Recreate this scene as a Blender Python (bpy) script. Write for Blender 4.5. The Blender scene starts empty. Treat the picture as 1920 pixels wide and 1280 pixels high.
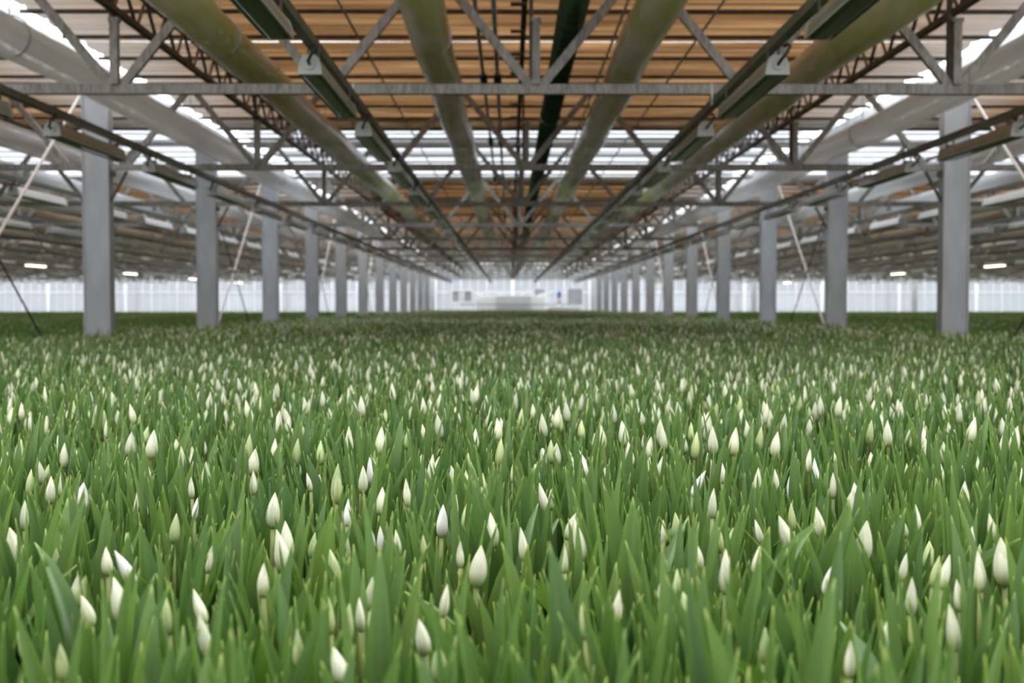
import bpy, math, random
import numpy as np
from mathutils import Matrix, Vector, Euler
random.seed(7); rng = np.random.default_rng(7)
SC = bpy.context.scene
COL = SC.collection
R = math.radians

# ------------------------------------------------------------------ camera
EYE = 1.55
cam_d = bpy.data.cameras.new('camera'); cam = bpy.data.objects.new('camera', cam_d); COL.objects.link(cam)
cam.location = (0, 0, EYE); cam.rotation_euler = (R(90 - 1.947), 0, R(-0.129))
cam_d.sensor_width = 36; cam_d.lens = 37.5; cam_d.clip_start = .05; cam_d.clip_end = 500
cam_d.dof.use_dof = True; cam_d.dof.focus_distance = 1.95; cam_d.dof.aperture_fstop = 5.0
SC.camera = cam
SC.view_settings.view_transform = 'Standard'; SC.view_settings.look = 'None'
SC.view_settings.gamma = 1; SC.view_settings.use_curve_mapping = False
SC.view_settings.exposure = 0.08
SC.cycles.use_denoising = True
SC.cycles.max_bounces = 8; SC.cycles.diffuse_bounces = 4; SC.cycles.transmission_bounces = 6
SC.cycles.use_adaptive_sampling = True; SC.cycles.adaptive_threshold = .025
SC.cycles.transparent_max_bounces = 16; SC.cycles.sample_clamp_indirect = 8

# ------------------------------------------------------------------ overcast sky
W = bpy.data.worlds.new('overcast_sky'); SC.world = W; W.use_nodes = True
nt = W.node_tree; nt.nodes.clear()
bg = nt.nodes.new('ShaderNodeBackground'); bo = nt.nodes.new('ShaderNodeOutputWorld')
tc = nt.nodes.new('ShaderNodeTexCoord'); sep = nt.nodes.new('ShaderNodeSeparateXYZ'); rp = nt.nodes.new('ShaderNodeValToRGB')
nt.links.new(tc.outputs['Generated'], sep.inputs[0]); nt.links.new(sep.outputs['Z'], rp.inputs[0])
rp.color_ramp.elements[0].position = 0.0; rp.color_ramp.elements[0].color = (.31, .33, .345, 1)
rp.color_ramp.elements[1].position = 1.0; rp.color_ramp.elements[1].color = (.95, .97, 1, 1)
nt.links.new(rp.outputs[0], bg.inputs[0]); bg.inputs[1].default_value = 6.4
nt.links.new(bg.outputs[0], bo.inputs[0])

# ------------------------------------------------------------------ layout (metres; y runs down the house, heights h above the eye)
PIT = 4.5; CX0 = 0.198; HALF = 5.01; BAY = 2 * HALF
def D(n): return PIT * (n + 1.785)
END = 69.2
Z = lambda h: EYE + h
NB = 4
GAPS = [(-.9, 3.0), (16.6, 22.7), (63.5, 80.0)]      # where the shade screen is drawn back; far opening added to light the end

# ------------------------------------------------------------------ materials
def newmat(name):
    m = bpy.data.materials.new(name); m.use_nodes = True
    n = m.node_tree.nodes; l = m.node_tree.links; n.clear()
    out = n.new('ShaderNodeOutputMaterial')
    return m, n, l, out
def ramp(n, stops):
    r = n.new('ShaderNodeValToRGB'); cr = r.color_ramp
    while len(cr.elements) < len(stops): cr.elements.new(.5)
    for e, (p, c) in zip(cr.elements, stops): e.position = p; e.color = (*c, 1)
    return r
def simple(name, c1, c2=None, scale=6, rough=.6, metal=0.0, bump=0, stretch=(1, 1, 1), spec=.5):
    m, n, l, out = newmat(name)
    p = n.new('ShaderNodeBsdfPrincipled'); p.inputs['Roughness'].default_value = rough
    p.inputs['Metallic'].default_value = metal; p.inputs['Specular IOR Level'].default_value = spec
    l.new(p.outputs[0], out.inputs[0])
    t = n.new('ShaderNodeTexCoord'); mp = n.new('ShaderNodeMapping'); mp.inputs['Scale'].default_value = stretch
    l.new(t.outputs['Object'], mp.inputs[0])
    nz = n.new('ShaderNodeTexNoise'); nz.inputs['Scale'].default_value = scale; nz.inputs['Detail'].default_value = 5
    l.new(mp.outputs[0], nz.inputs['Vector'])
    r = ramp(n, [(.3, c1), (.7, c2 or c1)]); l.new(nz.outputs[0], r.inputs[0]); l.new(r.outputs[0], p.inputs['Base Color'])
    if bump:
        b = n.new('ShaderNodeBump'); b.inputs['Strength'].default_value = bump; b.inputs['Distance'].default_value = .01
        l.new(nz.outputs[0], b.inputs['Height']); l.new(b.outputs[0], p.inputs['Normal'])
    return m
M = {}
M['galv'] = simple('galvanised_steel', (.15, .142, .13), (.34, .32, .295), 9, .5, .35, .1, (4, 4, 1))
M['galv_dark'] = simple('weathered_dark_steel', (.05, .042, .034), (.12, .10, .08), 8, .55, .3)
M['column'] = simple('grey_coated_column', (.37, .375, .395), (.47, .475, .495), 5, .6, .15, .08, (2, 2, .5))
M['rail'] = simple('grey_lamp_rail', (.13, .13, .11), (.2, .2, .17), 10, .45, .4)
M['housing'] = simple('lamp_housing', (.30, .30, .26), (.40, .40, .35), 6, .35, .5)
M['housing_whitened'] = simple('whitened_lamp_housing', (.78, .78, .77), (.84, .84, .83), 6, .35)  # housing copy whitened to paint in the light on its side
M['cap'] = simple('lamp_end_cap', (.36, .36, .34), (.44, .44, .42), 8, .5)
M['lens'] = simple('dark_lamp_glass', (.04, .05, .035), (.06, .07, .05), 4, .12, 0, 0, (1, 1, 1), .8)
M['black'] = simple('black_rubber', (.012, .012, .012), (.02, .02, .02), 8, .5)
M['pipe'] = simple('dark_green_pipe', (.03, .05, .026), (.055, .08, .045), 6, .22, .2)
M['wire'] = simple('steel_rod', (.30, .31, .28), (.45, .45, .42), 20, .4, .5)
M['pink'] = simple('pale_brace_rod', (.60, .54, .50), (.68, .62, .58), 20, .5, .1)
M['soil'] = simple('dark_substrate', (.02, .016, .012), (.045, .035, .025), 30, .95, 0, .4)
M['floor'] = simple('concrete_floor', (.20, .20, .19), (.28, .27, .26), 3, .85, 0, .1)
M['bench'] = simple('bench_metal', (.35, .36, .36), (.45, .46, .46), 6, .5, .4)
M['white'] = simple('white_paint', (.70, .72, .74), (.78, .79, .80), 3, .5)
M['offwhite'] = simple('light_grey_panel', (.50, .51, .53), (.56, .57, .59), 2, .5)
M['greypane'] = simple('grey_window', (.26, .28, .30), (.33, .35, .37), 2, .25)
M['blue'] = simple('blue_plastic', (.05, .14, .42), (.07, .18, .5), 5, .4)
M['red'] = simple('dull_red', (.35, .08, .07), (.42, .1, .09), 5, .5)
M['gutter'] = simple('aluminium_gutter', (.35, .35, .34), (.5, .5, .5), 5, .45, .4)

def film_mat(name, tcol, dcol, mix, gloss_r, gloss_f, bump, wave=None):
    """thin sheet: translucent + diffuse under a clear sheen"""
    m, n, l, out = newmat(name)
    t = n.new('ShaderNodeBsdfTranslucent'); d = n.new('ShaderNodeBsdfDiffuse'); g = n.new('ShaderNodeBsdfGlossy')
    t.inputs[0].default_value = (*tcol, 1); d.inputs[0].default_value = (*dcol, 1)
    g.inputs['Roughness'].default_value = gloss_r; g.inputs[0].default_value = (.95, .95, .95, 1)
    m1 = n.new('ShaderNodeMixShader'); m1.inputs[0].default_value = mix; l.new(d.outputs[0], m1.inputs[1]); l.new(t.outputs[0], m1.inputs[2])
    fr = n.new('ShaderNodeFresnel'); fr.inputs[0].default_value = gloss_f
    m2 = n.new('ShaderNodeMixShader'); l.new(fr.outputs[0], m2.inputs[0]); l.new(m1.outputs[0], m2.inputs[1]); l.new(g.outputs[0], m2.inputs[2])
    l.new(m2.outputs[0], out.inputs[0])
    tc = n.new('ShaderNodeTexCoord'); mp = n.new('ShaderNodeMapping'); mp.inputs['Scale'].default_value = wave or (1, 1, 1)
    l.new(tc.outputs['Object'], mp.inputs[0]); nz = n.new('ShaderNodeTexNoise'); nz.inputs['Scale'].default_value = 4; nz.inputs['Detail'].default_value = 3
    l.new(mp.outputs[0], nz.inputs['Vector'])
    b = n.new('ShaderNodeBump'); b.inputs['Strength'].default_value = bump; b.inputs['Distance'].default_value = .02
    l.new(nz.outputs[0], b.inputs['Height'])
    for s in (d, g, t): l.new(b.outputs[0], s.inputs['Normal'])
    return m, n, l, t, d, nz, m1
def make_clear(m, f):
    n = m.node_tree.nodes; l = m.node_tree.links; out = [q for q in n if q.type == 'OUTPUT_MATERIAL'][0]
    old = out.inputs[0].links[0].from_socket; t = n.new('ShaderNodeBsdfTransparent'); t.inputs[0].default_value = (.96, .96, .95, 1)
    mx = n.new('ShaderNodeMixShader'); mx.inputs[0].default_value = f
    l.new(old, mx.inputs[1]); l.new(t.outputs[0], mx.inputs[2]); l.new(mx.outputs[0], out.inputs[0])
M['duct'] = film_mat('clear_film_duct', (.97, .97, .96), (.86, .86, .84), .72, .12, 1.6, .8, (1.5, 4, 1.5))[0]
make_clear(M['duct'], .2)
M['duct_dull'] = film_mat('aged_film_duct', (.66, .64, .56), (.46, .44, .36), .5, .16, 1.5, .6, (1.5, 4, 1.5))[0]  # film colour darkened for the outer bays to hold down their light
dg = film_mat('algae_tinged_film_duct', (.85, .85, .82), (.66, .66, .62), .5, .13, 1.6, .9, (1.5, 4, 1.5))  # green reflection of the crop is painted in as mottled film colour
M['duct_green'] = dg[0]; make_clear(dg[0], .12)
mm = film_mat('amber_shade_screen', (.80, .42, .16), (.42, .30, .20), .5, .25, 2.1, .3, (1, 6, 1))
M['screen'] = mm[0]
def vary(mm, stopsT, stopsD, stretch):
    _, n, l, t, d, nz, _m = mm
    tc = n.new('ShaderNodeTexCoord'); mp = n.new('ShaderNodeMapping'); mp.inputs['Scale'].default_value = stretch
    oi = n.new('ShaderNodeObjectInfo'); add = n.new('ShaderNodeVectorMath'); add.operation = 'ADD'
    l.new(tc.outputs['Object'], add.inputs[0])
    sc = n.new('ShaderNodeVectorMath'); sc.operation = 'SCALE'; sc.inputs['Scale'].default_value = 3.0
    l.new(oi.outputs['Location'], sc.inputs[0]); l.new(sc.outputs[0], add.inputs[1]); l.new(add.outputs[0], mp.inputs[0])
    z = n.new('ShaderNodeTexNoise'); z.inputs['Scale'].default_value = 1.0; z.inputs['Detail'].default_value = 2; l.new(mp.outputs[0], z.inputs['Vector'])
    a = ramp(n, stopsT); b = ramp(n, stopsD); l.new(z.outputs[0], a.inputs[0]); l.new(z.outputs[0], b.inputs[0])
    l.new(a.outputs[0], t.inputs[0]); l.new(b.outputs[0], d.inputs[0])
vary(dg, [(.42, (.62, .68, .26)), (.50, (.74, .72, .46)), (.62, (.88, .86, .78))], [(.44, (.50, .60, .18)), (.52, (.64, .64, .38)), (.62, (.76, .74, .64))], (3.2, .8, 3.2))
vary(mm, [(.32, (.075, .037, .014)), (.5, (.145, .074, .031)), (.68, (.26, .145, .066))], [(.3, (.20, .14, .09)), (.7, (.36, .27, .20))], (.45, 9, 1))
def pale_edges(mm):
    # light from the roof slits painted into the cloth: silver towards both long edges
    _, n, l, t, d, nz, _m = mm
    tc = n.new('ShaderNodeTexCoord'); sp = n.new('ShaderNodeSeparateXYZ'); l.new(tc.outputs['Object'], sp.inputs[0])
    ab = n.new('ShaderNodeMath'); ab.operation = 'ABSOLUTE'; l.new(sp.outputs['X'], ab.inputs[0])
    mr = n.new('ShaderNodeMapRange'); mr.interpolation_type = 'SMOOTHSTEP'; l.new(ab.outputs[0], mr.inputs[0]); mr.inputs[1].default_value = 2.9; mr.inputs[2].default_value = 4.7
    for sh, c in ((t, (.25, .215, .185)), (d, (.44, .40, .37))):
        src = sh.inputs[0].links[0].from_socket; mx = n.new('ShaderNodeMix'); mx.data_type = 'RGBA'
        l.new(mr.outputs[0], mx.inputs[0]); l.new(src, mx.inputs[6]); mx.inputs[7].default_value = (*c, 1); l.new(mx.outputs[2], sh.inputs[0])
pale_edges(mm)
M['roofglass'] = film_mat('diffusing_roof_glass', (.66, .67, .69), (.7, .72, .74), .95, .3, 1.08, .0)[0]

def glass_mat():
    m, n, l, out = newmat('facade_glass')
    t = n.new('ShaderNodeBsdfTransparent'); t.inputs[0].default_value = (.50, .51, .525, 1)
    tr = n.new('ShaderNodeBsdfTranslucent'); tr.inputs[0].default_value = (.60, .61, .63, 1)
    m1 = n.new('ShaderNodeMixShader'); m1.inputs[0].default_value = .5; l.new(t.outputs[0], m1.inputs[1]); l.new(tr.outputs[0], m1.inputs[2])
    g = n.new('ShaderNodeBsdfGlossy'); g.inputs['Roughness'].default_value = .05
    m2 = n.new('ShaderNodeMixShader'); m2.inputs[0].default_value = .07; l.new(m1.outputs[0], m2.inputs[1]); l.new(g.outputs[0], m2.inputs[2])
    l.new(m2.outputs[0], out.inputs[0]); return m
M['glass'] = glass_mat()

def emis(name, c, s):
    m, n, l, out = newmat(name); e = n.new('ShaderNodeEmission'); e.inputs[0].default_value = (*c, 1); e.inputs[1].default_value = s
    l.new(e.outputs[0], out.inputs[0]); return m
M['lit'] = emis('lit_lamp_glass', (1, .86, .62), 9)

def plant_mat(name, stops, rough, trans, vein=0.0, spec=.5, mixT=.35, streak=None):
    m, n, l, out = newmat(name)
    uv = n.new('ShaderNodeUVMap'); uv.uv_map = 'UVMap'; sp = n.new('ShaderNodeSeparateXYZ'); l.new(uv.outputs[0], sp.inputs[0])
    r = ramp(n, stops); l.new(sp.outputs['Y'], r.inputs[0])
    oi = n.new('ShaderNodeObjectInfo')
    tc = n.new('ShaderNodeTexCoord'); mp = n.new('ShaderNodeMapping'); mp.inputs['Scale'].default_value = (22, 1.2, 1); l.new(uv.outputs[0], mp.inputs[0])
    nz = n.new('ShaderNodeTexNoise'); nz.inputs['Scale'].default_value = 1.6; nz.inputs['Detail'].default_value = 3; l.new(mp.outputs[0], nz.inputs['Vector'])
    hs = n.new('ShaderNodeHueSaturation')
    mr = n.new('ShaderNodeMapRange'); l.new(oi.outputs['Random'], mr.inputs[0]); mr.inputs[3].default_value = .78; mr.inputs[4].default_value = 1.22
    ml = n.new('ShaderNodeMath'); ml.operation = 'MULTIPLY'; mr2 = n.new('ShaderNodeMapRange'); l.new(nz.outputs[0], mr2.inputs[0]); mr2.inputs[3].default_value = 1 - vein; mr2.inputs[4].default_value = 1 + vein
    l.new(mr.outputs[0], ml.inputs[0]); l.new(mr2.outputs[0], ml.inputs[1]); l.new(ml.outputs[0], hs.inputs['Value'])
    mr3 = n.new('ShaderNodeMapRange'); l.new(oi.outputs['Random'], mr3.inputs[0]); mr3.inputs[1].default_value = 0; mr3.inputs[3].default_value = .515; mr3.inputs[4].default_value = .485
    l.new(mr3.outputs[0], hs.inputs['Hue']); l.new(r.outputs[0], hs.inputs['Color'])
    p = n.new('ShaderNodeBsdfPrincipled'); p.inputs['Roughness'].default_value = rough; p.inputs['Specular IOR Level'].default_value = spec
    colout = hs.outputs[0]
    if streak:
        a1 = n.new('ShaderNodeMath'); a1.operation = 'SUBTRACT'; l.new(sp.outputs['X'], a1.inputs[0]); a1.inputs[1].default_value = .5
        a2 = n.new('ShaderNodeMath'); a2.operation = 'ABSOLUTE'; l.new(a1.outputs[0], a2.inputs[0])
        a3 = n.new('ShaderNodeMapRange'); l.new(a2.outputs[0], a3.inputs[0]); a3.inputs[1].default_value = .02; a3.inputs[2].default_value = .13; a3.inputs[3].default_value = .55; a3.inputs[4].default_value = 0
        mx0 = n.new('ShaderNodeMix'); mx0.data_type = 'RGBA'; l.new(a3.outputs[0], mx0.inputs[0]); l.new(colout, mx0.inputs[6]); mx0.inputs[7].default_value = (*streak, 1); colout = mx0.outputs[2]
    l.new(colout, p.inputs['Base Color'])
    t = n.new('ShaderNodeBsdfTranslucent'); mx = n.new('ShaderNodeMix'); mx.data_type = 'RGBA'; mx.blend_type = 'MULTIPLY'; mx.inputs[0].default_value = 1
    l.new(colout, mx.inputs[6]); mx.inputs[7].default_value = (*trans, 1); l.new(mx.outputs[2], t.inputs[0])
    ms = n.new('ShaderNodeMixShader'); ms.inputs[0].default_value = mixT; l.new(p.outputs[0], ms.inputs[1]); l.new(t.outputs[0], ms.inputs[2])
    l.new(ms.outputs[0], out.inputs[0])
    return m
M['leaf'] = plant_mat('tulip_leaf', [(0, (.035, .060, .012)), (.3, (.040, .082, .020)), (.75, (.080, .146, .044)), (.972, (.13, .225, .07)), (1.0, (.48, .54, .22))], .36, (1.5, 1.6, .5), .25)  # lower leaf darkened: shade between the plants put into the colour
M['bud'] = plant_mat('cream_bud', [(0, (.38, .46, .15)), (.14, (.50, .55, .29)), (.45, (.66, .67, .51)), (.85, (.70, .70, .54)), (1.0, (.58, .64, .32))], .5, (.9, .9, .8), .09, .3, .2, (.46, .52, .26))
M['bud_green'] = plant_mat('green_bud', [(0, (.26, .36, .10)), (.3, (.38, .46, .20)), (.8, (.46, .53, .27)), (1.0, (.58, .64, .3))], .5, (.9, .9, .6), .1, .3, .2, (.28, .37, .12))
M['bud_white'] = plant_mat('white_bud', [(0, (.50, .56, .25)), (.12, (.70, .71, .60)), (.5, (.78, .77, .73)), (1.0, (.74, .74, .62))], .45, (.9, .9, .9), .03, .3, .2)
M['stem'] = plant_mat('tulip_stem', [(0, (.09, .14, .03)), (.8, (.13, .18, .045)), (1, (.20, .24, .07))], .45, (1, 1, .6), .1, .4, .15)

# ------------------------------------------------------------------ mesh helpers
class MB:
    def __init__(s): s.v = []; s.f = []; s.m = []; s.uv = []
    def add(s, vs, fs, mi=0, uvs=None):
        b = len(s.v); s.v += [tuple(x) for x in vs]
        s.uv += [tuple(u) for u in (uvs if uvs is not None else [(0, 0)] * len(vs))]
        for f in fs: s.f.append(tuple(b + i for i in f)); s.m.append(mi)
        return s
    def box(s, x0, x1, y0, y1, z0, z1, mi=0):
        v = [(x, y, z) for z in (z0, z1) for y in (y0, y1) for x in (x0, x1)]
        return s.add(v, [(0, 2, 3, 1), (4, 5, 7, 6), (0, 1, 5, 4), (2, 6, 7, 3), (0, 4, 6, 2), (1, 3, 7, 5)], mi)
    def bar(s, a, b, w, h, up=(0, 1, 0), mi=0):
        """square bar from a to b; w across, h along 'up'"""
        a = Vector(a); b = Vector(b); d = (b - a).normalized(); u = Vector(up); x = d.cross(u).normalized(); u = x.cross(d).normalized()
        v = []
        for p in (a, b):
            for i, j in ((-1, -1), (1, -1), (1, 1), (-1, 1)): v.append(p + x * (i * w / 2) + u * (j * h / 2))
        return s.add(v, [(3, 2, 1, 0), (4, 5, 6, 7), (0, 1, 5, 4), (1, 2, 6, 5), (2, 3, 7, 6), (3, 0, 4, 7)], mi)
    def tube(s, pts, r, n=8, mi=0, cap=True, vs=None):
        pts = [Vector(p) for p in pts]; k = len(pts); V = []; F = []; U = []
        rs = r if hasattr(r, '__len__') else [r] * k
        ref = None
        for i, p in enumerate(pts):
            d = (pts[min(i + 1, k - 1)] - pts[max(i - 1, 0)]).normalized()
            if ref is None:
                ref = Vector((0, 0, 1)) if abs(d.z) < .9 else Vector((1, 0, 0))
            x = d.cross(ref).normalized(); y = x.cross(d).normalized(); ref = y
            for j in range(n):
                a = 2 * math.pi * j / n
                V.append(p + (x * math.cos(a) + y * math.sin(a)) * rs[i]); U.append((j / n, (vs[i] if vs else i / (k - 1))))
        for i in range(k - 1):
            for j in range(n): F.append((i * n + j, i * n + (j + 1) % n, (i + 1) * n + (j + 1) % n, (i + 1) * n + j))
        if cap: F.append(tuple(range(n))[::-1]); F.append(tuple((k - 1) * n + j for j in range(n)))
        return s.add(V, F, mi, U)
    def prism(s, sec, y0, y1, mi=0):
        n = len(sec); v = [(x, y0, z) for x, z in sec] + [(x, y1, z) for x, z in sec]
        f = [tuple(range(n)), tuple(range(2 * n - 1, n - 1, -1))] + [(i, n + i, n + (i + 1) % n, (i + 1) % n) for i in range(n)]
        return s.add(v, f, mi)
    def mesh(s, name, mats, smooth=False):
        me = bpy.data.meshes.new(name); me.from_pydata(s.v, [], s.f)
        for m in mats: me.materials.append(m)
        if len(mats) > 1: me.polygons.foreach_set('material_index', s.m)
        uvl = me.uv_layers.new(name='UVMap'); li = np.empty(len(me.loops), dtype=np.int32); me.loops.foreach_get('vertex_index', li)
        uvl.data.foreach_set('uv', np.array(s.uv, dtype=np.float32)[li].ravel())
        if smooth: me.polygons.foreach_set('use_smooth', [True] * len(me.polygons))
        me.update(); return me
def put(name, me, parent=None, loc=(0, 0, 0), rot=(0, 0, 0), scale=(1, 1, 1)):
    o = bpy.data.objects.new(name, me); COL.objects.link(o)
    o.parent = parent; o.location = loc; o.rotation_euler = rot; o.scale = scale
    return o
def tag(o, label=None, cat=None, group=None, kind=None):
    if label: o['label'] = label
    if cat: o['category'] = cat
    if group: o['group'] = group
    if kind: o['kind'] = kind
    return o
ORD = ['first', 'second', 'third', 'fourth', 'fifth', 'sixth', 'seventh', 'eighth', 'ninth', 'tenth', 'eleventh', 'twelfth', 'thirteenth', 'fourteenth', 'fifteenth',
       'sixteenth', 'seventeenth', 'eighteenth', 'nineteenth', 'twentieth', 'twenty-first', 'twenty-second', 'twenty-third', 'twenty-fourth', 'twenty-fifth',
       'twenty-sixth', 'twenty-seventh', 'twenty-eighth', 'twenty-ninth', 'thirtieth', 'thirty-first', 'thirty-second']
def bayname(k):
    if k == 0: return 'centre bay'
    side = 'left' if k < 0 else 'right'
    return ['', 'first', 'second', 'third', 'outermost'][abs(k)] + ' %s bay' % side

# ------------------------------------------------------------------ structure: floor, ceiling screens, gutters, roof glazing, end wall
mb = MB(); mb.box(-48, 48, -12, 90, -.1, 0); tag(put('floor', mb.mesh('floor', [M['floor']])), kind='structure')

SZ = 2.68; SP = .46; SW = 4.58
def slat_sec(j):
    r = random.Random(j); a = r.uniform(-.012, .012)
    return [(0, .042 + a), (.05, .0), (.19, -.006), (.215, .038), (.235, .038), (.26, .004), (.40, .014 + a), (.468, .045)]
slat_meshes = []
for j in range(5):
    s = slat_sec(j); b = MB(); n = len(s); NX = 9
    r = random.Random(j + 50)
    V = []; F = []
    for i in range(NX):
        x = -SW + 2 * SW * i / (NX - 1)
        for (y, z) in s: V.append((x, y, z + r.uniform(-.004, .004)))
    for i in range(NX - 1):
        for q in range(n - 1): F.append((i * n + q, i * n + q + 1, (i + 1) * n + q + 1, (i + 1) * n + q))
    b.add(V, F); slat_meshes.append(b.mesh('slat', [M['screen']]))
def in_gap(y): return any(a < y < b for a, b in GAPS)
ys = [-10.5 + SP * i for i in range(int((END + 10.5) / SP))]
for k in range(-NB, NB + 1):
    cx = CX0 + k * BAY
    c = bpy.data.objects.new('ceiling', None); COL.objects.link(c); c.location = (cx, 0, Z(SZ)); tag(c, kind='structure')
    lim = 31 if k == 0 else (24 if abs(k) == 1 else 0)
    far = MB()
    for i, y in enumerate(ys):
        if in_gap(y + .2): continue
        me = slat_meshes[(i * 7 + k * 3) % 5]
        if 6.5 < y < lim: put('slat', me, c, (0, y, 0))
        else:
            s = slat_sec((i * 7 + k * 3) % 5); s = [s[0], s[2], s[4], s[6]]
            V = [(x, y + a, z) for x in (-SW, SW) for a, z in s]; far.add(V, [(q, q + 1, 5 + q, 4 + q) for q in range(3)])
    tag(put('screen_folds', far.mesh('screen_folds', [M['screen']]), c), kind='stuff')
    # dark bars that carry the screen
    for i, y in enumerate(ys):
        if (i % 2) == 0 and 6.5 < y < (31 if k == 0 else 14 if abs(k) == 1 else 0):
            if 'barmesh' not in globals():
                b = MB(); b.box(-4.62, 4.62, -.02, .02, -.045, -.012); barmesh = b.mesh('screen_bar', [M['galv_dark']])
            put('screen_bar', barmesh, c, (0, y, 0))
    b = MB()
    for i, y in enumerate(ys):
        if (i % 2) == 0 and not in_gap(y) and not 6.5 < y < (31 if k == 0 else 14 if abs(k) == 1 else 0): b.box(-4.62, 4.62, y - .02, y + .02, -.045, -.012)
    tag(put('far_screen_bars', b.mesh('far_screen_bars', [M['galv_dark']]), c), kind='stuff')
    # roof glazing seen where the screen is drawn back
    t = bpy.data.objects.new('ceiling', None); COL.objects.link(t); t.location = (cx, 0, Z(SZ + .28)); tag(t, kind='structure')
    if 'panemesh' not in globals():
        b = MB(); b.box(-4.8, 4.8, 0, .68, 0, .008); panemesh = b.mesh('glass_pane', [M['roofglass']])
        b = MB(); b.box(-4.84, 4.84, -.018, .018, -.03, .02); gbar = b.mesh('glazing_bar', [M['gutter']])
    y = 15.6
    while y < 23.6:
        put('glass_pane', panemesh, t, (0, y + .02, 0)); put('glazing_bar', gbar, t, (0, y, 0)); y += .72
    put('glazing_bar', gbar, t, (0, y, 0))
for k in range(-NB, NB + 2):
    x = CX0 + (k - .5) * BAY
    b = MB(); sec = [(-.14, .16), (-.14, .0), (-.06, -.09), (.06, -.09), (.14, 0), (.14, .16), (.12, .16), (.12, .01), (-.12, .01), (-.12, .16)]
    if 'gutmesh' not in globals(): gutmesh = b.prism(sec, -12, END + .1).mesh('gutter', [M['gutter']])
    tag(put('trim_%d' % (k + NB + 1), gutmesh, None, (x, 0, Z(2.62))), kind='structure')

# end wall: mullions, rails, panes
wall = bpy.data.objects.new('wall_back', None); COL.objects.link(wall); wall.location = (CX0, END, 0); tag(wall, kind='structure')
HW = (NB + .5) * BAY
mp = BAY / 6
pb = MB().box(.03, mp - .03, -.006, .006, .55, 2.35).mesh('pane', [M['glass']])
pt = MB().box(.03, mp - .03, -.006, .006, 2.41, Z(2.75)).mesh('pane', [M['glass']])
ml = MB().box(-.035, .035, -.05, .05, 0, Z(2.8)).mesh('mullion', [M['white']])
mw = MB().box(-.11, .11, -.08, .08, 0, Z(2.8)).mesh('mullion', [M['white']])
thin = MB().box(-.018, .018, -.03, .03, .55, Z(2.75)).mesh('glazing_bar', [M['white']])
n = int(round(2 * HW / mp))
for i in range(n + 1):
    x = -HW + i * mp
    put('mullion', mw if i % 3 == 0 else ml, wall, (x, 0, 0))
    if i < n:
        put('pane', pb, wall, (x, 0, 0)); put('pane', pt, wall, (x, 0, 0))
        for q in (1, 2): put('glazing_bar', thin, wall, (x + mp * q / 3, 0, 0))
put('rail', MB().box(-HW, HW, -.05, .05, 2.35, 2.41).mesh('rail', [M['white']]), wall)
put('plinth', MB().box(-HW, HW, -.06, .06, 0, .55).mesh('plinth', [M['white']]), wall)
put('header', MB().box(-HW, HW, -.06, .06, Z(2.72), Z(3.0)).mesh('header', [M['gutter']]), wall)
for sgn, nm in ((-1, 'wall_left'), (1, 'wall_right')):
    w = bpy.data.objects.new(nm, None); COL.objects.link(w); w.location = (CX0 + sgn * (HW + .2), 0, 0); tag(w, kind='structure')
    put('plinth', MB().box(-.06, .06, -12, END, 0, .6).mesh('plinth', [M['white']]), w)
    for i in range(19):
        put('mullion', MB().box(-.05, .05, -.05, .05, 0, Z(2.8)).mesh('mullion', [M['white']]), w, (0, -12 + i * PIT, 0))
        if i < 18: put('pane', MB().box(-.006, .006, .05, PIT - .05, .6, Z(2.75)).mesh('pane', [M['glass']]), w, (0, -12 + i * PIT, 0))

# ------------------------------------------------------------------ roof trusses
ZB, ZT = 1.61, 2.53
P = 1.566
def tr_bottom(): return MB().box(-HALF + .14, HALF - .14, -.03, .03, Z(ZB) - .036, Z(ZB) + .036)
def tr_top(): return MB().box(-HALF, HALF, -.025, .025, Z(ZT), Z(ZT) + .06)
def diag_bm(x0, x1): return MB().bar((x0, 0, Z(ZB) + .03), (x1, 0, Z(ZT) + .01), .066, .04)
def post_bm(x): return MB().box(x - .029, x + .029, -.055, -.005, Z(ZB) + .03, Z(2.12)).box(x - .04, x + .04, -.06, 0, Z(2.10), Z(2.13))
def hang_bm(x): return MB().box(x - .052, x - .022, .0, .045, Z(ZB) + .03, Z(SZ) - .06)
diags = []
for i in range(-3, 4):
    f = i * P
    if i > -3: diags.append((f - .045, (i - .5) * P))
    if i < 3: diags.append((f + .045, (i + .5) * P))
posts = [-2 * P, 0, 2 * P]
TM = dict(b=tr_bottom().mesh('bottom_chord', [M['galv']]), t=tr_top().mesh('top_chord', [M['galv']]),
          d=[diag_bm(*d).mesh('diagonal', [M['galv']]) for d in diags], p=[post_bm(x).mesh('post', [M['galv']]) for x in posts],
          h=[hang_bm(x).mesh('hanger_bar', [M['galv_dark']]) for x in posts])
clampm = MB()
for x in (-4.2, -4.16, -1.36, 1.31, 4.16, 4.2): clampm.box(x - .006, x + .006, -.036, .036, Z(ZB) - .12, Z(ZB) + .042)
clampm = clampm.mesh('clip', [M['wire']])
full = MB()
def merge(dst, me, mi):
    dst.add([v.co[:] for v in me.vertices], [tuple(p.vertices) for p in me.polygons], mi)
for me in [TM['b'], TM['t']] + TM['d'] + TM['p']: merge(full, me, 0)
for me in TM['h']: merge(full, me, 1)
fullm = full.mesh('roof_truss', [M['galv'], M['galv_dark']])
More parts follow.
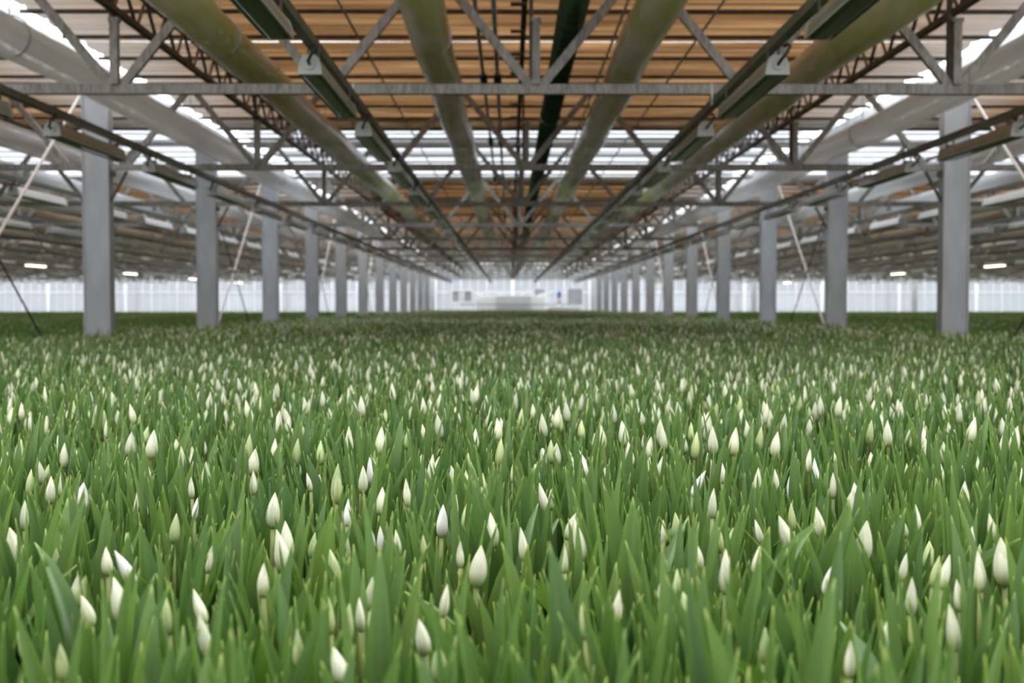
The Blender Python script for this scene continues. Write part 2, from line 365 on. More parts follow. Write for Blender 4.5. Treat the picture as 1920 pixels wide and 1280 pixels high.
for k in range(-NB, NB + 1):
    for n in range(0, 15):
        y = D(n); cx = CX0 + k * BAY
        lab = '%s steel roof truss from the camera, across the %s' % (ORD[n], bayname(k))
        detailed = (k == 0 and n <= 6) or (abs(k) == 1 and n <= 4)
        if detailed:
            t = tag(bpy.data.objects.new('roof_truss', None), lab, 'truss', 'steel trusses under the roof'); COL.objects.link(t); t.location = (cx, y, 0)
            put('bottom_chord', TM['b'], t); put('top_chord', TM['t'], t)
            for d in TM['d']: put('diagonal', d, t)
            for d in TM['p']: put('post', d, t)
            for d in TM['h']: put('hanger_bar', d, t)
            if n < 3: tag(put('clip', clampm, t), kind='stuff')
        else:
            tag(put('roof_truss', fullm, None, (cx, y, 0)), lab, 'truss', 'steel trusses under the roof')

# ------------------------------------------------------------------ columns and cross braces
cb = MB().box(-.145, .145, -.065, .065, 0, Z(2.54)).mesh('shaft', [M['column']])
fl = MB().box(-.155, -.135, -.08, .08, 0.02, Z(2.5)).box(.135, .155, -.08, .08, .02, Z(2.5)).mesh('flange', [M['column']])
bp = MB().box(-.2, .2, -.14, .14, 0, .02).mesh('base_plate', [M['galv']])
br = MB().bar((.14, 0, Z(1.2)), (.34, 0, Z(1.56)), .03, .03).box(.14, .2, -.03, .03, Z(1.5), Z(1.56)).mesh('bracket', [M['galv_dark']])
one = MB()
for me in (cb, fl): merge(one, me, 0)
onem = one.mesh('column', [M['column']])
for k in range(-NB, NB + 2):
    x = CX0 + (k - .5) * BAY
    kk = k if k <= 0 else k - 1
    side = 'left' if k <= 0 else 'right'
    row = (abs(kk))
    rown = {0: 'row just %s of centre', 1: 'second row %s of centre', 2: 'third row %s of centre', 3: 'fourth row %s of centre', 4: 'outermost row %s of centre'}[row] % side
    for n in range(0 if row == 0 else 13, 15):
        lab = '%s grey steel column from the camera in the %s' % (ORD[n], rown)
        if row == 0 and n < 8:
            c = tag(bpy.data.objects.new('column', None), lab, 'column', 'grey columns in rows'); COL.objects.link(c); c.location = (x, D(n), 0)
            put('shaft', cb, c); put('flange', fl, c); put('base_plate', bp, c)
            if n < 3: put('bracket', br, c, (0, 0, 0), (0, 0, 0 if side == 'left' else math.pi))
        else: tag(put('column', onem, None, (x, D(n), 0)), lab, 'column', 'grey columns in rows')
    if row == 0:
        for n in (0, 2, 4, 6):
            off = .18 if side == 'right' else -.18
            a, b = D(n), D(n + 1)
            nm = 'column row just %s of centre' % side if row == 0 else 'second column row %s of centre' % side
            m = MB().tube([(x + off, a + .1, .25), (x + off, b - .05, Z(2.42))], .016, 6).mesh('brace_rod', [M['pink']])
            tag(put('brace_rod', m), 'pale brace rod rising backwards, %s braced gap, %s' % (ORD[n // 2], nm), 'brace', 'brace rods between columns')
            m = MB().tube([(x + off * .8, a + .05, Z(2.42)), (x + off * .8, b - .1, .25)], .011, 6).mesh('brace_rod', [M['galv_dark']])
            tag(put('brace_rod', m), 'dark brace rod falling backwards, %s braced gap, %s' % (ORD[n // 2], nm), 'brace', 'brace rods between columns')

# ------------------------------------------------------------------ lattice girders down the house
def lattice(y0, y1):
    b = MB(); x = 0
    return MB().box(-.03, .03, y0, y1, Z(2.17), Z(2.21)).mesh('bottom_chord', [M['galv_dark']]), MB().box(-.03, .03, y0, y1, Z(2.44), Z(2.48)).mesh('top_chord', [M['galv_dark']])
lb, lt = lattice(4, END)
rodA = MB().bar((0, 0, Z(2.21)), (0, .18, Z(2.44)), .02, .02, (1, 0, 0)).mesh('web_rod', [simple('brown_web_rod', (.16, .10, .06), (.22, .14, .09), 9, .6)])
rodB = MB().bar((0, .22, Z(2.44)), (0, .44, Z(2.21)), .024, .024, (1, 0, 0)).mesh('web_rod', [M['galv_dark']])
for k in range(-NB, NB + 1):
    for sgn in (-1, 1):
        x = CX0 + k * BAY + sgn * 2 * P
        g = tag(bpy.data.objects.new('lattice_girder', None), 'dark zigzag lattice girder along the roof, %s side of the %s' % ('left' if sgn < 0 else 'right', bayname(k)), 'girder', 'lattice girders running down the house')
        COL.objects.link(g); g.location = (x, 0, 0)
        put('bottom_chord', lb, g); put('top_chord', lt, g)
        nr = 48 if k == 0 else (16 if abs(k) == 1 else 0)
        for i in range(nr):
            put('web_rod', rodA, g, (0, 7.5 + i * .5, 0)); put('web_rod', rodB, g, (0, 7.5 + i * .5, 0))
        b = MB(); y = 7.5 + nr * .5
        while y < END - .5:
            b.bar((0, y, Z(2.21)), (0, y + .18, Z(2.44)), .02, .02, (1, 0, 0)); b.bar((0, y + .22, Z(2.44)), (0, y + .44, Z(2.21)), .02, .02, (1, 0, 0)); y += .5
        tag(put('far_web_rods', b.mesh('far_web_rods', [M['galv_dark']]), g), kind='stuff')

# ------------------------------------------------------------------ film air ducts
def duct_mesh(step, seg, seed, mat, rad=.152):
    r = random.Random(seed); b = MB(); y = 2.5; V = []; F = []; rows = 0
    ph = [r.uniform(0, 6.28) for _ in range(6)]
    while y < END - 1.5:
        u = (y % PIT) / PIT
        sag = -.018 * math.sin(math.pi * u)
        cinch = 1 - .07 * math.exp(-((min(u, 1 - u) * PIT) / .05) ** 2)
        wob = .010 * math.sin(y * 2.1 + ph[0])
        for j in range(seg):
            a = 2 * math.pi * j / seg
            rr = rad * cinch * (1 + .022 * math.sin(3 * a + y * 1.7 + ph[1]) * (1 if step < .3 else 0) + .012 * math.sin(7 * a - y * 9 + ph[2]) + .010 * math.sin(y * 23 + ph[3] + a))
            V.append((rr * math.cos(a) + wob, y, rr * math.sin(a) + sag))
        rows += 1; y += step
    for i in range(rows - 1):
        for j in range(seg): F.append((i * seg + j, (i + 1) * seg + j, (i + 1) * seg + (j + 1) % seg, i * seg + (j + 1) % seg))
    F.append(tuple(range(seg))); F.append(tuple((rows - 1) * seg + j for j in range(seg))[::-1])
    b.add(V, F); return b.mesh('film_tube', [mat], True)
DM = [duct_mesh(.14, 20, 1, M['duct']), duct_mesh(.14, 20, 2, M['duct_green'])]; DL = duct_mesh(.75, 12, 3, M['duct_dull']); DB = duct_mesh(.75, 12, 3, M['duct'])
ring = MB()
for a in range(24):
    a0, a1 = 2 * math.pi * a / 24, 2 * math.pi * (a + 1) / 24
    ring.add([(.148 * math.cos(a0), -.012, .148 * math.sin(a0)), (.148 * math.cos(a1), -.012, .148 * math.sin(a1)), (.148 * math.cos(a1), .012, .148 * math.sin(a1)), (.148 * math.cos(a0), .012, .148 * math.sin(a0)),
              (.156 * math.cos(a0), -.012, .156 * math.sin(a0)), (.156 * math.cos(a1), -.012, .156 * math.sin(a1)), (.156 * math.cos(a1), .012, .156 * math.sin(a1)), (.156 * math.cos(a0), .012, .156 * math.sin(a0))],
             [(0, 1, 5, 4), (1, 2, 6, 5), (2, 3, 7, 6), (3, 0, 4, 7), (4, 5, 6, 7), (3, 2, 1, 0)])
ringm = ring.bar((0, 0, .15), (0, 0, .52), .008, .008).mesh('hanging_strap', [M['gutter']])
dn = ['outermost', 'middle', 'innermost', 'innermost', 'middle', 'outermost']
for k in range(-NB, NB + 1):
    for j, off in enumerate((-2.5 * P, -1.5 * P, -.5 * P, .5 * P, 1.5 * P, 2.5 * P)):
        x = CX0 + k * BAY + off
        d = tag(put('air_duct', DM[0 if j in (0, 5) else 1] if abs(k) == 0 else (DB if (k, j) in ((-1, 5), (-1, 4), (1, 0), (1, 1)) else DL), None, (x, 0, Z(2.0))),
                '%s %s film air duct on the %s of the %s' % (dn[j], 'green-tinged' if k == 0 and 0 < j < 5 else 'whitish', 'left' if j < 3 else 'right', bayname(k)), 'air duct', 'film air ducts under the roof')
        if k == 0:
            for n in range(0, 8): put('hanging_strap', ringm, d, (0, D(n) - .02, 0))

# ------------------------------------------------------------------ pipe and cables of the centre bay
p = tag(bpy.data.objects.new('heating_pipe', None), 'thick dark green steel pipe hanging just right of the roof centre', 'pipe'); COL.objects.link(p); p.location = (.462, 0, Z(2.16))
put('pipe_body', MB().tube([(0, 2.5, 0), (0, END - .2, 0)], .108, 24).mesh('pipe_body', [M['pipe']], True), p)
for i in range(6): put('pipe_joint', MB().tube([(0, -.05, 0), (0, .05, 0)], .116, 24).mesh('pipe_joint', [M['pipe']], True), p, (0, 6.2 + 6 * i, 0))
for n in range(0, 6): put('hanger_rod', MB().bar((0, 0, .1), (0, 0, .5), .012, .012).mesh('hanger_rod', [M['galv_dark']]), p, (0, D(n) - .25, 0))
for nm, s, z, r, lab in (('drive_rod', -.115, 2.32, .018, 'green-tinged screen drive rod with dark couplings, outer of the centre pair'), ('drive_rod', -.053, 2.32, .020, 'green-tinged screen drive rod with dark couplings, inner of the centre pair')):
    x = s * z; d = tag(bpy.data.objects.new(nm, None), lab, 'rod', 'screen drive rods'); COL.objects.link(d); d.location = (x, 0, Z(z))
    put('rod', MB().tube([(0, 2.5, 0), (0, END - 1, 0)], r, 8).mesh('rod', [M['wire']], True), d)
    for y in (11.1, 15.2, 19.6, 24, 28.5):
        put('coupling', MB().tube([(0, -.28, 0), (0, -.2, 0), (0, .2, 0), (0, .28, 0)], [r + .004, r + .022, r + .022, r + .004], 10).mesh('coupling', [M['black']], True), d, (0, y, 0))
for i, s in enumerate((-.565, -.25, .39, .705)):
    x = s * 2.6
    o = put('support_wire', MB().tube([(0, 2.5, 0), (0, END - 1, 0)], .013, 6).mesh('support_wire', [M['wire']], True), None, (x, 0, Z(2.60)))
    tag(o, 'thin steel wire under the screen, %s from the left in the centre bay' % ORD[i], 'wire', 'thin wires under the screen')
g = tag(bpy.data.objects.new('drive_rack', None), 'dark toothed screen drive rack along the centre line of the roof', 'rack'); COL.objects.link(g); g.location = (CX0 - .07, 0, Z(2.58))
put('rack_bar', MB().box(-.025, .025, 4, END - 1, -.03, .03).mesh('rack_bar', [M['galv_dark']]), g)
for i in range(30): put('rack_bracket', MB().box(-.12, .02, -.03, .03, -.05, -.03).mesh('rack_bracket', [M['galv_dark']]), g, (0, 8.2 + .9 * i, 0))

# ------------------------------------------------------------------ grow lamps on rails
LL = 1.45
sec = [(-.030, .055), (.030, .055), (.049, .036), (.061, .0), (.068, -.05), (-.068, -.05), (-.061, .0), (-.049, .036)]
hous = MB().prism(sec, .03, LL - .03).mesh('housing', [M['housing']])
edge = MB().box(-.070, -.062, .03, LL - .03, -.056, -.044).box(.062, .070, .03, LL - .03, -.056, -.044).mesh('edge_strip', [M['cap']])
capsec = [(-.030, .058), (.030, .058), (.052, .038), (.064, .0), (.070, -.055), (-.070, -.055), (-.064, .0), (-.052, .038)]
capm = MB().prism(capsec, 0, .03).tube([(0, -.012, 0), (0, 0, 0)], .03, 12).mesh('end_cap', [M['cap']])
lensm = MB().prism([(-.061, -.05), (.061, -.05), (.035, -.062), (-.035, -.062)], .035, LL - .035).mesh('lamp_glass', [M['lens']])
litm = MB().prism([(-.061, -.05), (.061, -.05), (.035, -.075), (-.035, -.075)], .035, LL - .035).mesh('lamp_glass', [M['lit']])
cpts = [(0, -.01, 0), (.0, -.05, .01), (.03, -.085, .05), (.052, -.075, .09), (.045, -.03, .112), (.034, .0, .106)]
cabm = MB().tube(cpts, .0095, 7).mesh('power_cable', [M['black']], True)
brkm = MB().box(-.035, .035, -.012, .012, .055, .075).box(-.037, -.029, -.012, .012, .05, .1148).box(.029, .037, -.012, .012, .05, .1148).mesh('bracket', [M['galv_dark']])
lampone = MB(); merge(lampone, hous, 0); merge(lampone, capm, 1); merge(lampone, lensm, 2)
lampone.box(-.03, .03, .11, .13, .05, .1148).box(-.03, .03, LL - .13, LL - .11, .05, .1148)
lampone = lampone.mesh('grow_lamp', [M['housing'], M['cap'], M['lens']])
litone = MB(); merge(litone, hous, 0); merge(litone, capm, 1); merge(litone, litm, 2)
litone.box(-.03, .03, .11, .13, .05, .1148).box(-.03, .03, LL - .13, LL - .11, .05, .1148)
litone = litone.mesh('grow_lamp', [M['housing'], M['cap'], M['lit']])
lampw = lampone.copy(); lampw.materials[0] = M['housing_whitened']; housw = hous.copy(); housw.materials[0] = M['housing_whitened']  # whitened copies: side light painted into the housing
railm = MB().box(-.03, .03, 1.2, END - 1, -.025, .03).mesh('lamp_rail', [M['rail']])
ZR, ZL = 1.525, 1.385
rows = [(-3.8, 'outer left'), (-1.35, 'inner left'), (1.35, 'inner right'), (3.82, 'outer right')]
farL = MB()
LIT = {(-2, 3.82): (15, 19, 23, 27), (2, -3.8): (15, 19, 27)}
hv = [v.co[:] for v in lampone.vertices]; hf = [tuple(p.vertices) for p in lampone.polygons]; hm = [p.material_index for p in lampone.polygons]
for k in range(-NB, NB + 1):
    for off, rn in rows:
        x = CX0 + k * BAY + off
        rl = tag(put('lamp_rail', railm, None, (x, 0, Z(ZR))), 'grey rail carrying the %s lamp row of the %s' % (rn, bayname(k)), 'rail', 'lamp rails')
        for i in range(0, 29):
            y = 1.70 + 2.25 * i
            lab = '%s grow lamp from the camera, %s row, %s' % (ORD[i], rn, bayname(k))
            if i in LIT.get((k, off), ()):
                tag(put('grow_lamp', litone, None, (x, y, Z(ZL))), 'glowing warm ' + lab, 'lamp', 'grow lamps'); continue
            wh = (k, off) in ((-1, 3.82), (1, -3.8))
            if k == 0 or (abs(k) == 1 and 1 <= i <= 22):
                if y < (26 if k == 0 else 17):
                    t = tag(bpy.data.objects.new('grow_lamp', None), 'unlit ' + lab, 'lamp', 'grow lamps'); COL.objects.link(t); t.location = (x, y, Z(ZL))
                    put('housing', housw if wh else hous, t); put('lamp_glass', lensm, t); put('edge_strip', edge, t); put('end_cap', capm, t)
                    put('end_cap', capm, t, (0, LL, 0), (0, 0, math.pi)); put('power_cable', cabm, t)
                    put('bracket', brkm, t, (0, .12, 0)); put('bracket', brkm, t, (0, LL - .12, 0))
                else: tag(put('grow_lamp', lampw if wh else lampone, None, (x, y, Z(ZL))), 'unlit ' + lab, 'lamp', 'grow lamps')
            else:
                b = len(farL.v); farL.v += [(vx + x, vy + y, vz + Z(ZL)) for vx, vy, vz in hv]; farL.uv += [(0, 0)] * len(hv)
                farL.f += [tuple(b + q for q in f) for f in hf]; farL.m += hm
tag(put('distant_grow_lamps', farL.mesh('distant_grow_lamps', [M['housing'], M['cap'], M['lens']])), 'rows of small unlit grow lamps in the outer bays', 'lamp', None, 'stuff')

# ------------------------------------------------------------------ white equipment by the end wall
def at(px, py, y): return (px - 955.5) * y / 2000, Z((572 - py) * y / 2000)
Y0 = 66.0
c = tag(bpy.data.objects.new('machine_housing', None), 'white boxy machine housing with grey middle panel by the far end wall', 'machine'); COL.objects.link(c); c.location = (0, Y0, 0)
xa, zt = at(893, 555, Y0); xb, _ = at(1022, 555, Y0); xm0, _ = at(931, 0, Y0); xm1, _ = at(995, 0, Y0)
put('side_cover', MB().box(xa, xm0 - .02, 0, 1.2, 0, zt - .05).mesh('side_cover', [M['white']]), c)
put('side_cover', MB().box(xm1 + .02, xb, 0, 1.2, 0, zt - .05).mesh('side_cover', [M['white']]), c)
put('middle_panel', MB().box(xm0, xm1, -.15, 1.2, 0, zt).mesh('middle_panel', [M['offwhite']]), c)
put('hand_rail', MB().box(xa - 1.0, xb + 1.5, -.3, -.25, Z(.02), Z(.08)).mesh('hand_rail', [M['galv']]), c)
for (x0, y0_, x1, y1_) in ((883, 545, 906, 554), (929, 544, 940, 554), (991, 541, 977, 554), (1038, 545, 1011, 554)):
    a = at(x0, y0_, Y0); b_ = at(x1, y1_, Y0)
    put('support_strut', MB().bar((a[0], .3, a[1]), (b_[0], .3, b_[1]), .12, .12).mesh('support_strut', [M['white']]), c)
c = tag(bpy.data.objects.new('window_frame', None), 'white framed booth with grey panes left of the machine housing', 'booth'); COL.objects.link(c); c.location = (0, Y0 + .6, 0)
xs = [at(q, 0, Y0)[0] for q in (846, 862, 868, 885)]; zt = at(0, 544, Y0)[1]; zm = at(0, 567, Y0)[1]
for q, x in enumerate(xs): put('frame_post', MB().box(x - .07, x + .07, -.06, .06, 0, zt).mesh('frame_post', [M['white']]), c)
for z in (zm, zt, .8): put('frame_rail', MB().box(xs[0] - .07, xs[-1] + .07, -.07, .07, z - .06, z + .06).mesh('frame_rail', [M['white']]), c)
for q in range(3): put('pane', MB().box(xs[q] + .07, xs[q + 1] - .07, -.01, .01, zm + .06, zt - .06).mesh('pane', [M['greypane']]), c)
for (x0, x1, y0_, y1_, lab) in ((1002, 1022, 541, 553, 'grey wall panel above the right end of the machine housing'), (1064, 1092, 541, 571, 'large grey wall panel right of the blue-topped post')):
    a = at(x0, y0_, Y0 + 2); b_ = at(x1, y1_, Y0 + 2)
    t = tag(bpy.data.objects.new('wall_panel', None), lab, 'panel'); COL.objects.link(t); t.location = (0, Y0 + 2, 0)
    put('panel', MB().box(a[0], b_[0], 0, .05, b_[1], a[1]).mesh('panel', [M['greypane']]), t)
    put('panel_frame', MB().box(a[0] - .05, a[0], -.02, .07, 0, a[1] + .05).box(b_[0], b_[0] + .05, -.02, .07, 0, a[1] + .05).box(a[0], b_[0], -.02, .07, a[1], a[1] + .05).mesh('panel_frame', [M['white']]), t)
bx, bz = at(1047.5, 550, Y0)
c = tag(bpy.data.objects.new('signal_post', None), 'slim post with round blue head and dark collar near the end wall', 'post'); COL.objects.link(c); c.location = (bx, Y0 - .5, 0)
put('pole', MB().box(-.03, .03, -.03, .03, 0, bz - .1).mesh('pole', [M['white']]), c)
put('head', MB().tube([(0, 0, bz - .17), (0, 0, bz - .13), (0, 0, bz - .05), (0, 0, bz + .06), (0, 0, bz + .13), (0, 0, bz + .16)], [.03, .10, .14, .14, .09, .02], 14).mesh('head', [M['blue']], True), c)
put('collar', MB().tube([(0, 0, bz - .3), (0, 0, bz - .17)], .09, 12).mesh('collar', [M['black']], True), c)
put('box', MB().box(-.1, .1, -.08, .08, bz - .58, bz - .46).mesh('box', [M['red']]), c)
xl, _ = at(1025, 0, Y0); xr, zz = at(1085, 579, Y0)
c = tag(put('low_trolley', MB().box(xl, xr, -.4, .4, .7, zz + .1).box(xl + .1, xl + .2, -.3, .3, 0, .7).box(xr - .2, xr - .1, -.3, .3, 0, .7).mesh('low_trolley', [M['white']]), None, (0, Y0 - 1, 0)), 'low white trolley at the far end of the bed', 'trolley')

# ------------------------------------------------------------------ growing beds
TOP = -.30; BED = EYE + TOP - .37
def bed(x0, x1, y0, y1, z, lab):
    t = tag(bpy.data.objects.new('growing_bench', None), lab, 'bench'); COL.objects.link(t); t.location = ((x0 + x1) / 2, y0, 0)
    w = (x1 - x0) / 2
    put('substrate', MB().box(-w + .04, w - .04, .04, y1 - y0 - .04, z - .06, z).mesh('substrate', [M['soil']]), t)
    put('tray', MB().box(-w, w, 0, y1 - y0, z - .12, z - .06).box(-w, -w + .03, 0, y1 - y0, z - .06, z + .03).box(w - .03, w, 0, y1 - y0, z - .06, z + .03).box(-w, w, 0, .03, z - .06, z + .03).mesh('tray', [M['bench']]), t)
    i = 0
    lm = MB().box(-.03, .03, -.03, .03, 0, z - .12).mesh('leg', [M['bench']])
    y = .5
    while y < y1 - y0:
        for s in (-1, 1): put('leg', lm, t, (s * (w - .3), y, 0))
        y += 6
MX0, MX1 = CX0 - 5.32, CX0 + 5.32
YE = 63.5
bed(CX0 - HALF + .22, CX0 + HALF - .22, -1.5, YE, BED, 'wide bench of budding white tulips filling the centre bay')
for k in range(-NB, NB + 1):
    if k: bed(CX0 + k * BAY - HALF + .22, CX0 + k * BAY + HALF - .22, -1.5, YE + 2, BED - .08, 'long bench of young green crop in the ' + bayname(k))

# ------------------------------------------------------------------ tulip parts
def leaf_geo(L, W, lean, bend, twist, fold, rows, cols, wav=0, ph=0):
    V = []; U = []; F = []
    p = Vector((0, 0, 0)); ds = L / rows
    for i in range(rows + 1):
        s = i / rows
        th = lean + bend * s * s
        d = Vector((math.sin(th), 0, math.cos(th))); nrm = Vector((-math.cos(th), 0, math.sin(th)))
        if i: p = p + d * ds
        w = W * 1.9 * ((s + .06) ** .55) * ((1 - s) ** .72) * (1 if s < .999 else 0) + (.0012 if s > .97 else 0)
        w = max(w, .0025)
        side = Matrix.Rotation(twist * s, 3, d) @ Vector((0, 1, 0)); nn = Matrix.Rotation(twist * s, 3, d) @ nrm
        for j in range(cols + 1):
            u = 2 * j / cols - 1
            V.append(p + side * (u * w / 2) + nn * (fold * w * .5 * abs(u) ** 1.5 + wav * w * math.sin(s * 9 + ph + (2 if u > 0 else 0)) * abs(u)))
            U.append((j / cols, s))
    n = cols + 1
    for i in range(rows):
        for j in range(cols): F.append((i * n + j, i * n + j + 1, (i + 1) * n + j + 1, (i + 1) * n + j))
    return V, F, U
PROF = [(0, .28), (.05, .55), (.13, .82), (.25, .98), (.36, 1.0), (.5, .93), (.64, .77), (.77, .55), (.88, .32), (.96, .14), (1.0, .03)]
def prof(t):
    for (a, ra), (b, rb) in zip(PROF, PROF[1:]):
        if t <= b: return ra + (rb - ra) * (t - a) / (b - a)
    return .03
def bud_geo(L, Rr, seg=10, mult=1.0, bendx=0.0):
    V = []; U = []; F = []; ts = [a for a, _ in PROF] if seg > 8 else [0, .1, .3, .55, .8, 1.0]
    for t in ts:
        for j in range(seg):
            a = 2 * math.pi * j / seg; r = prof(t) * Rr * mult * (1 + .05 * math.cos(3 * a))
            V.append((r * math.cos(a) + bendx * t * t, r * math.sin(a), t * L)); U.append((j / seg, t))
    for i in range(len(ts) - 1):
        for j in range(seg): F.append((i * seg + j, i * seg + (j + 1) % seg, (i + 1) * seg + (j + 1) % seg, (i + 1) * seg + j))
    F.append(tuple(range(seg))[::-1]); F.append(tuple((len(ts) - 1) * seg + j for j in range(seg)))
    return V, F, U
def petal_geo(L, Rr, rot, bendx=0, short=0, seed=0):
    V = []; U = []; F = []; r0 = random.Random(seed); N = 8
    ts = [a for a, _ in PROF]; hw = R(74)
    for q, t in enumerate(ts):
        tt = t * (1 - short)
        for j in range(N + 1):
            u = 2 * j / N - 1
            a = rot + u * hw * (1 if t < .6 else 1 - .25 * (t - .6) / .4)
            r = prof(t) * Rr * (1.03 + .05 * u + .035 * math.exp(-(u / .16) ** 2) - .03 * u * u) + .0006 + (.0009 * (1 + u))
            drop = .04 * L * u * u * t
            V.append((r * math.cos(a) + bendx * tt * tt, r * math.sin(a), tt * L - drop)); U.append((j / N, t))
    for i in range(len(ts) - 1):
        for j in range(N): F.append((i * (N + 1) + j, i * (N + 1) + j + 1, (i + 1) * (N + 1) + j + 1, (i + 1) * (N + 1) + j))
    return V, F, U
# shared, unit-sized meshes
LEAF = []
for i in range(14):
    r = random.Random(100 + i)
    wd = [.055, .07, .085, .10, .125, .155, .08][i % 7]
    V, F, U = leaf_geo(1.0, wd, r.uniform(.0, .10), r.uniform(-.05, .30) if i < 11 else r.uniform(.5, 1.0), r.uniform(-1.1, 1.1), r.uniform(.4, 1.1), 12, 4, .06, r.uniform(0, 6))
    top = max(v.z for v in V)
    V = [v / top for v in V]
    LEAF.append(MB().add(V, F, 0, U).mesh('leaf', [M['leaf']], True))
BUDM = {}
for c in ('bud', 'bud_green', 'bud_white'):
    BUDM[c] = []
    for i in range(3):
        bx = (-.10, 0, .12)[i]
        V, F, U = bud_geo(1, .215, 12, .97, bx); core = MB().add(V, F, 0, U).mesh('flower_bud', [M[c]], True)
        pet = [MB().add(*(lambda g: (g[0], g[1], 0, g[2]))(petal_geo(1, .215, R(120 * q + 35 * i), bx, (.0, .03, .06)[q], q))).mesh('petal', [M[c]], True) for q in range(3)]
        BUDM[c].append((core, pet))
def view_ray(px, py):
    v = Vector(((px - 960) / 2000, -(py - 640) / 2000, -1)); return (cam.rotation_euler.to_matrix() @ v)
camRi = cam.rotation_euler.to_matrix().transposed()
def project(x, y, z):
    v = camRi @ Vector((x, y, z - EYE))
    return 960 + 2000 * v.x / -v.z, 640 - 2000 * v.y / -v.z

